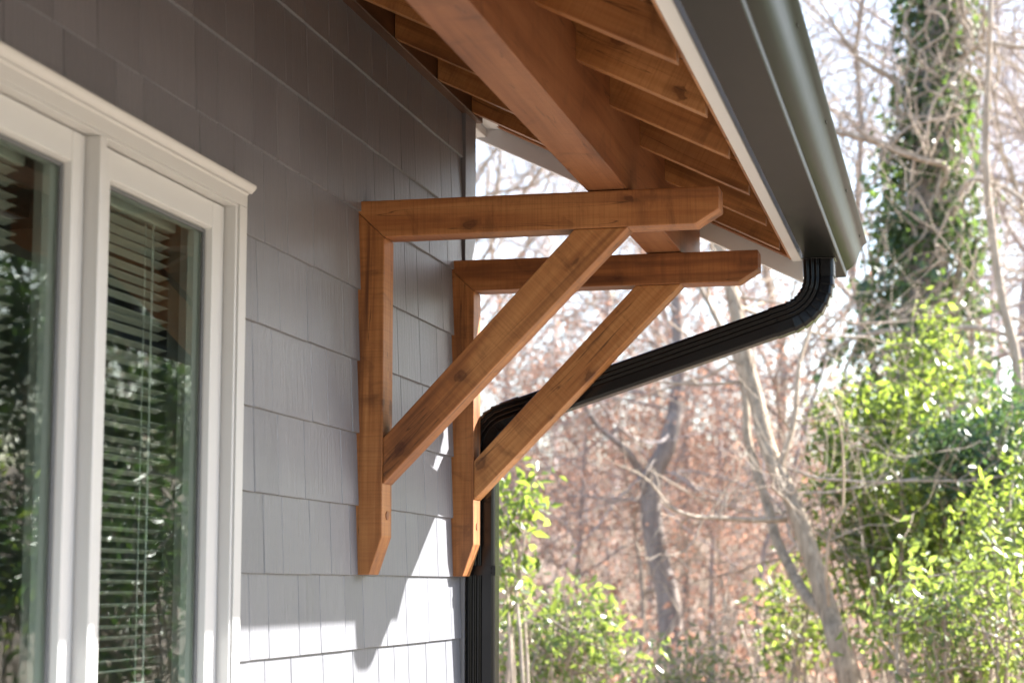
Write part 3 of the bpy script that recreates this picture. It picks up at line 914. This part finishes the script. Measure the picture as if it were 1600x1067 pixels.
line_obj('vines', vines, 4, M['bark_tan'], e, 'stuff')

# --- the dark forked trunk in the brown thicket
rg = np.random.default_rng(13)
t3 = [(-1.56, 20.77, float(height(-1.58, 20.77)) - 0.1), (-1.6, 20.77, -0.25), (-1.7, 20.75, 0.23), (-1.78, 20.74, 0.79), (-1.75, 20.75, 1.2), (-1.59, 20.77, 1.55), (-1.52, 21.09, 2.21), (-1.58, 21.38, 3.34), (-1.73, 21.76, 5.29), (-1.86, 22.25, 7.79)]
t3b = [(-1.78, 20.74, 0.79), (-1.88, 20.62, 1.2), (-2.02, 20.4, 1.46), (-2.28, 20.15, 1.72), (-2.5, 20.0, 2.2)]
tr = [smooth_path(t3, (0.15, 0.125, 0.12, 0.115, 0.10, 0.07, 0.055, 0.03)), smooth_path(t3b, (0.06, 0.05, 0.03, 0.02))]
o3 = [[], [], [], []]
for k in range(22):
    src = tr[0]; i = rg.integers(16, len(src[0]) - 2)
    grow(rg, src[0][i], unit(rg.normal(0, 1, 3) * np.array([1, 1, 0.5])), rg.uniform(1.2, 3), rg.uniform(0.010, 0.022), 1, o3, 0.15, (0, 6, 4), 0.03)
tree_from('bare_tree', t3[0], 'stout dark trunk forking low in the middle of the brown thicket', tr, sum(o3, []), M['bark_dark'], M['bark_grey'])

# --- a slim pale tree at the right edge
rg = np.random.default_rng(14)
t4 = [(1.62, 16.0, float(height(1.6, 16)) - 0.1), (1.66, 16.0, -0.36), (1.79, 16.0, 0.58), (1.98, 15.99, 1.61), (1.86, 16.0, 2.41), (1.78, 16.0, 3.48), (1.85, 16.0, 4.6), (1.9, 16, 6.0)]
tr = [smooth_path(t4, (0.05, 0.045, 0.04, 0.03, 0.015))]
o3 = [[], [], [], []]
for k in range(18):
    i = rg.integers(8, len(tr[0][0]) - 2)
    grow(rg, tr[0][0][i], unit(rg.normal(0, 1, 3) * np.array([1, 0.8, 0.6])), rg.uniform(0.7, 1.6), rg.uniform(0.007, 0.012), 1, o3, 0.18, (0, 5, 4), 0.02)
tree_from('bare_sapling', t4[0], 'slim pale sapling rising through the shrubs at the right edge', tr, sum(o3, []), M['bark_tan'], M['bark_tan'])

# --- the leafless trees of the middle distance: six kinds, copied
def proto_tree(seed, H, r, kids, curl, barkm, dry=0, leafm=None, spread=0.8, up=0.05):
    rg = np.random.default_rng(seed)
    out = [[], [], [], []]
    grow(rg, np.array([0., 0., -0.2]), unit(np.array([rg.normal(0, 0.08), rg.normal(0, 0.08), 1])), H, r, 0, out, curl, kids, up, spread)
    parts = [('trunk', np_mesh('trunk', *tubes(out[0], 8)), barkm, None), ('branches', np_mesh('branches', *tubes(out[1] + out[2], 4)), barkm, 'stuff'), ('twigs', np_mesh('twigs', *tubes(out[3], 3)), barkm, 'stuff')]
    if dry:
        V, F, rv = leaves(rg, ends(out[2] + out[3], 2), dry, 0.085, 0.07, 0.5, 0.6)
        parts.append(('dry_leaves', np_mesh('dry_leaves', V, F, rv), leafm or M['leaf_dry'], 'stuff'))
    for p in parts:
        p[1].materials.append(p[2])
        if p[0] != 'dry_leaves':
            p[1].polygons.foreach_set("use_smooth", [True] * len(p[1].polygons))
    return parts
PT = [proto_tree(21, 11, 0.13, (13, 8, 6), 0.17, M['bark_grey']),
      proto_tree(22, 9, 0.10, (15, 8, 6), 0.22, M['bark_tan']),
      proto_tree(23, 13, 0.17, (14, 9, 6), 0.15, M['bark_grey']),
      proto_tree(24, 7, 0.07, (16, 8, 5), 0.2, M['bark_grey'], 5200, None, 0.95, 0.0),
      proto_tree(25, 6, 0.06, (14, 8, 5), 0.24, M['bark_tan'], 4200, None, 0.95, 0.0),
      proto_tree(26, 10, 0.09, (14, 8, 6), 0.25, M['bark_dark'])]
KIND = ['tall grey leafless tree standing in the woods behind the shrubs',
        'pale tan leafless tree with tangled branches in the woods behind',
        'tallest grey leafless tree of the woods, with a straight trunk',
        'small tree keeping its pinkish brown dry leaves in the thicket',
        'low tan understory tree with scattered dry copper leaves',
        'dark leafless tree with crooked branches in the woods behind']
def place_tree(k, azd, d, rot, s):
    x = 1.5 + d * math.sin(R(azd)); y = d * math.cos(R(azd))
    e = empty('woodland_tree' if k not in (3, 4) else 'beech_tree', (x, y, float(height(x, y))), KIND[k], 'tree', 'woodland trees of kind: ' + KIND[k].split(' tree')[0])
    e.rotation_euler = (0, 0, rot); e.scale = (s, s, s)
    for nm, me, m_, kd in PT[k]:
        o = bpy.data.objects.new(nm, me); col.objects.link(o); o.parent = e
        if kd: o['kind'] = kd
    return e
rt = random.Random(5)
SPOTS = [(1, -15.4, 27), (3, -11.3, 23), (4, -9.8, 22), (5, -8.0, 27), (3, -7.2, 24), (1, -11.9, 40), (4, -12.4, 21), (3, -5.9, 22), (1, -3.4, 24), (0, -3.0, 38),
         (5, -1.9, 28), (0, 0.6, 28), (4, -4.3, 27), (1, 2.4, 23), (3, -9.0, 28), (1, -7.4, 38), (3, -13.2, 24), (4, -6.6, 30), (3, -10.3, 31), (2, 1.8, 36), (1, 5.5, 31), (5, 13, 33), (3, 17, 27), (1, 22, 30), (4, 27, 24)]
ORD = ['first', 'second', 'third', 'fourth', 'fifth', 'sixth', 'seventh', 'eighth']
SHORT = ['tall grey leafless tree in the woods', 'pale tan leafless tree with tangled branches', 'straight trunked tallest grey tree of the woods', 'small tree keeping pinkish brown dry leaves', 'low tan tree with sparse copper leaves', 'dark leafless tree with crooked branches']
for k in range(6):
    inside = sorted(q for q in SPOTS if q[0] == k and q[1] < 2.1)
    outside = sorted(q for q in SPOTS if q[0] == k and q[1] >= 2.1)
    for lst, tail in ((inside, ', %s of its kind from the left'), (outside, ', %s beyond the right edge')):
        for i, (kk, a_, d_) in enumerate(lst):
            e = place_tree(kk, a_, d_, rt.uniform(0, 6.28), rt.uniform(0.85, 1.1) * (0.62 if kk in (3, 4) else 1.0))
            e['label'] = SHORT[kk] + tail % ORD[i]

# --- brown thicket of whips and dry leaves on the slope: one mass
rg = np.random.default_rng(33)
L, lc = [], []
for k in range(2600):
    a_ = R(rg.uniform(-16, 4)); d_ = 15.5 + 46 * rg.uniform() ** 1.5
    x = 1.5 + d_ * math.sin(a_); y = d_ * math.cos(a_); z = float(height(x, y))
    h = rg.uniform(0.5, 2.1) * (1 + max(0, d_ - 25) / 22)
    d0 = unit(np.array([rg.normal(0, 0.4), rg.normal(0, 0.4), 1.0]))
    p = np.array([x, y, z]); pts = [p]
    for i in range(4):
        d0 = unit(d0 + rg.normal(0, 0.28, 3)); p = p + d0 * h / 4; pts.append(p)
    r_ = rg.uniform(0.006, 0.013) * (1 + max(0, d_ - 25) / 40)
    L.append((pts, [r_, r_ * 0.9, r_ * 0.8, r_ * 0.65, r_ * 0.5]))
    for j in range(3):
        i = rg.integers(1, 4); q = pts[i]
        dd = unit(rg.normal(0, 1, 3) + np.array([0, 0, 0.4])); l_ = h * rg.uniform(0.2, 0.45)
        L.append(([q, q + dd * l_ / 2 + rg.normal(0, 0.03, 3), q + dd * l_], [r_ * 0.6, r_ * 0.5, r_ * 0.4]))
        if k % 2: lc.append(q + dd * l_ * 0.8)
V, F = tubes(L, 3)
tag(link('thicket', np_mesh('thicket', V, F), M['bark_tan']), kind='stuff')
V, F, rv = leaves(rg, np.array(lc), 20000, 0.09, 0.2, 0.4, 0.6)
tag(link('dry_thicket_leaves', np_mesh('dry_thicket_leaves', V, F, rv), M['leaf_dry']), kind='stuff')

# --- far woods: one mass
def far_woods():
    rg = np.random.default_rng(31)
    tm = []
    for s_ in range(4):
        out = [[], [], [], []]
        r2 = np.random.default_rng(40 + s_)
        grow(r2, np.array([0., 0., -0.3]), np.array([0., 0., 1.]), 13, 0.16, 0, out, 0.15, (14, 8, 4), 0.06, 0.75)
        for L in out[1:]:
            for i, (p, r_) in enumerate(L): L[i] = (p, [max(x * 0.8, 0.009) for x in r_])
        tm.append(tubes(sum(out, []), 3))
    VV, FF, off = [], [], 0
    for i in range(24):
        azd = rg.uniform(-9.5, 36) if i % 9 else rg.uniform(-20, -9); d = rg.uniform(48, 95)
        x = 1.5 + d * math.sin(R(azd)); y = d * math.cos(R(azd))
        V, F = tm[i % 4]; a_ = rg.uniform(0, 6.28); s_ = rg.uniform(0.75, 1.25)
        c, s = math.cos(a_), math.sin(a_)
        W = np.stack([(V[:, 0] * c - V[:, 1] * s) * s_ + x, (V[:, 0] * s + V[:, 1] * c) * s_ + y, V[:, 2] * s_ + float(height(x, y))], 1)
        VV.append(W); FF.append(F + off); off += len(V)
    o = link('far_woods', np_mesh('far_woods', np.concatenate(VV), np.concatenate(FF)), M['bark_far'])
    tag(o, kind='stuff')
far_woods()

# ================================================================== SHRUBS
def shrub(name, x, y, zc, rx, ry_, rz, n, size, leafm, label, seed, stemm=None, clusters=70, sprd=0.10, wd=0.42, stems=14, group=None, cat='shrub'):
    rg = np.random.default_rng(seed)
    gz = float(height(x, y)) - 0.05
    e = empty(name, (x, y, gz), label, cat, group)
    cen = []
    while len(cen) < clusters:
        v = rg.uniform(-1, 1, 3)
        q = np.linalg.norm(v)
        if q < 1 and q > 0.25 + 0.3 * rg.uniform():
            lump = 1 + 0.25 * math.sin(v[0] * 5 + seed) * math.cos(v[2] * 4 + seed * 2)
            cen.append((x + v[0] * rx * lump, y + v[1] * ry_, max(gz + 0.15, zc + v[2] * rz * lump)))
    cen = np.array(cen)
    L = []
    base = np.array([x, y, gz])
    for k in range(stems):
        t_ = cen[rg.integers(0, len(cen))]
        b0 = base + np.array([rg.normal(0, rx * 0.16), rg.normal(0, ry_ * 0.16), 0])
        mid = (b0 + t_) / 2 + rg.normal(0, 0.09, 3) * np.array([1, 1, 0.4]) + np.array([0, 0, 0.1])
        L.append(smooth_path([b0, mid, t_], (0.016, 0.012, 0.006), 4))
    for k in range(len(cen)):
        src = L[rg.integers(0, len(L))][0]
        j = int(np.argmin(np.linalg.norm(src - cen[k], axis=1)))
        if np.linalg.norm(src[j] - cen[k]) > 0.03:
            m_ = (src[j] + cen[k]) / 2 + rg.normal(0, 0.04, 3)
            L.append(smooth_path([src[j], m_, cen[k]], (0.008, 0.006, 0.004), 3))
    line_obj('stems', L, 4, stemm or M['bark_tan'], e, 'stuff')
    V, F, rv = leaves(rg, cen, n, size, sprd, 0.25, wd)
    o = link('foliage', np_mesh('foliage', V, F, rv), leafm, e); tag(o, kind='stuff')
    return e
shrub('leafy_shrub', 1.12, 14.6, 0.62, 0.72, 0.5, 0.98, 7600, 0.085, M['leaf_bright'], 'big bright green glossy shrub just right of the leaning twin trunk', 51, clusters=85, stems=18)
shrub('leafy_shrub', 1.80, 14.2, 0.85, 0.50, 0.6, 0.60, 5600, 0.07, M['leaf_dark'], 'dense dark green shrub at the right edge of the yard', 52, clusters=95)
shrub('leafy_shrub', 1.30, 15.3, 1.45, 0.32, 0.35, 0.62, 1700, 0.08, M['leaf_bright'], 'tall lime green spray of leaves rising below the ivy trunk', 53, clusters=34, sprd=0.09)
shrub('leafy_shrub', -1.0, 11.9, -0.34, 0.50, 0.5, 0.30, 1500, 0.07, M['leaf_fresh'], 'low olive green shrub behind the foot of the downspout', 54, clusters=70)
shrub('leafy_shrub', -0.93, 10.4, 0.28, 0.17, 0.2, 0.42, 420, 0.085, M['leaf_bright'], 'small bright leafy branch beside the downspout, above the olive shrub', 55, clusters=22, sprd=0.055, stems=6)
shrub('leafy_shrub', 0.22, 15.0, -0.25, 0.26, 0.4, 0.42, 800, 0.075, M['leaf_bright'], 'low green shrub at the base of the leaning twin trunk', 56, clusters=40)
shrub('leafy_shrub', 1.52, 11.2, -0.18, 0.50, 0.45, 0.45, 1900, 0.07, M['leaf_fresh'], 'pale olive shrub with thin straw stems at the lower right corner', 57, clusters=75, stems=26)
shrub('leafy_shrub', 1.95, 12.6, 0.30, 0.5, 0.5, 0.7, 2700, 0.075, M['leaf_bright'], 'yellowish green shrub cut by the right edge of the picture', 58, clusters=60)
shrub('leafy_shrub', -0.25, 13.4, -0.62, 0.4, 0.4, 0.22, 700, 0.06, M['leaf_grey'], 'knee high olive shrub between the downspout and the twin trunk', 59, clusters=36)
# shrubs off to the right that the panes mirror
shrub('leafy_shrub', 4.6, 9.5, 0.0, 1.0, 0.9, 1.3, 5000, 0.085, M['leaf_bright'], 'wide green shrub in the side yard, mirrored in the window panes', 60, clusters=90, sprd=0.13)
shrub('leafy_shrub', 6.6, 11.0, 0.2, 1.2, 0.9, 1.4, 5000, 0.085, M['leaf_dark'], 'dark broad shrub in the side yard, farther from the house', 61, clusters=90, sprd=0.13)
shrub('leafy_shrub', 3.2, 10.8, -0.2, 0.8, 0.8, 1.0, 3600, 0.08, M['leaf_dark'], 'dark green shrub in the side yard closest to the view', 62, clusters=80, sprd=0.12)
shrub('evergreen_shrub', 8.6, 20.0, 1.7, 1.7, 1.2, 2.6, 12000, 0.17, M['leaf_dark'], 'tall dark evergreen at the far side of the yard, nearest the woods', 63, clusters=110, sprd=0.2)
shrub('evergreen_shrub', 10.9, 19.0, 1.6, 1.7, 1.2, 2.5, 12000, 0.17, M['leaf_dark'], 'tall dark evergreen at the far side of the yard, right of its twin', 64, clusters=110, sprd=0.2)
shrub('evergreen_shrub', 6.6, 22.5, 1.6, 1.6, 1.2, 2.6, 11000, 0.17, M['leaf_ivy'], 'tall dark evergreen at the far side of the yard, left of its twins', 65, clusters=100, sprd=0.2)
# low green cover on the floor of the woods
rg = np.random.default_rng(70)
gc = []
for k in range(900):
    a_ = R(rg.uniform(-15, 12)); d_ = rg.uniform(10.5, 24)
    x = 1.5 + d_ * math.sin(a_); y = d_ * math.cos(a_)
    if rg.uniform() < 0.25 + 0.75 * (math.sin(x * 1.7) * math.sin(y * 0.9) > 0.1):
        gc.append((x, y, float(height(x, y)) + 0.10))
V, F, rv = leaves(rg, np.array(gc), 9000, 0.07, 0.14, -0.4, 0.45)
tag(link('ground_cover', np_mesh('ground_cover', V, F, rv), M['leaf_grey']), kind='stuff')
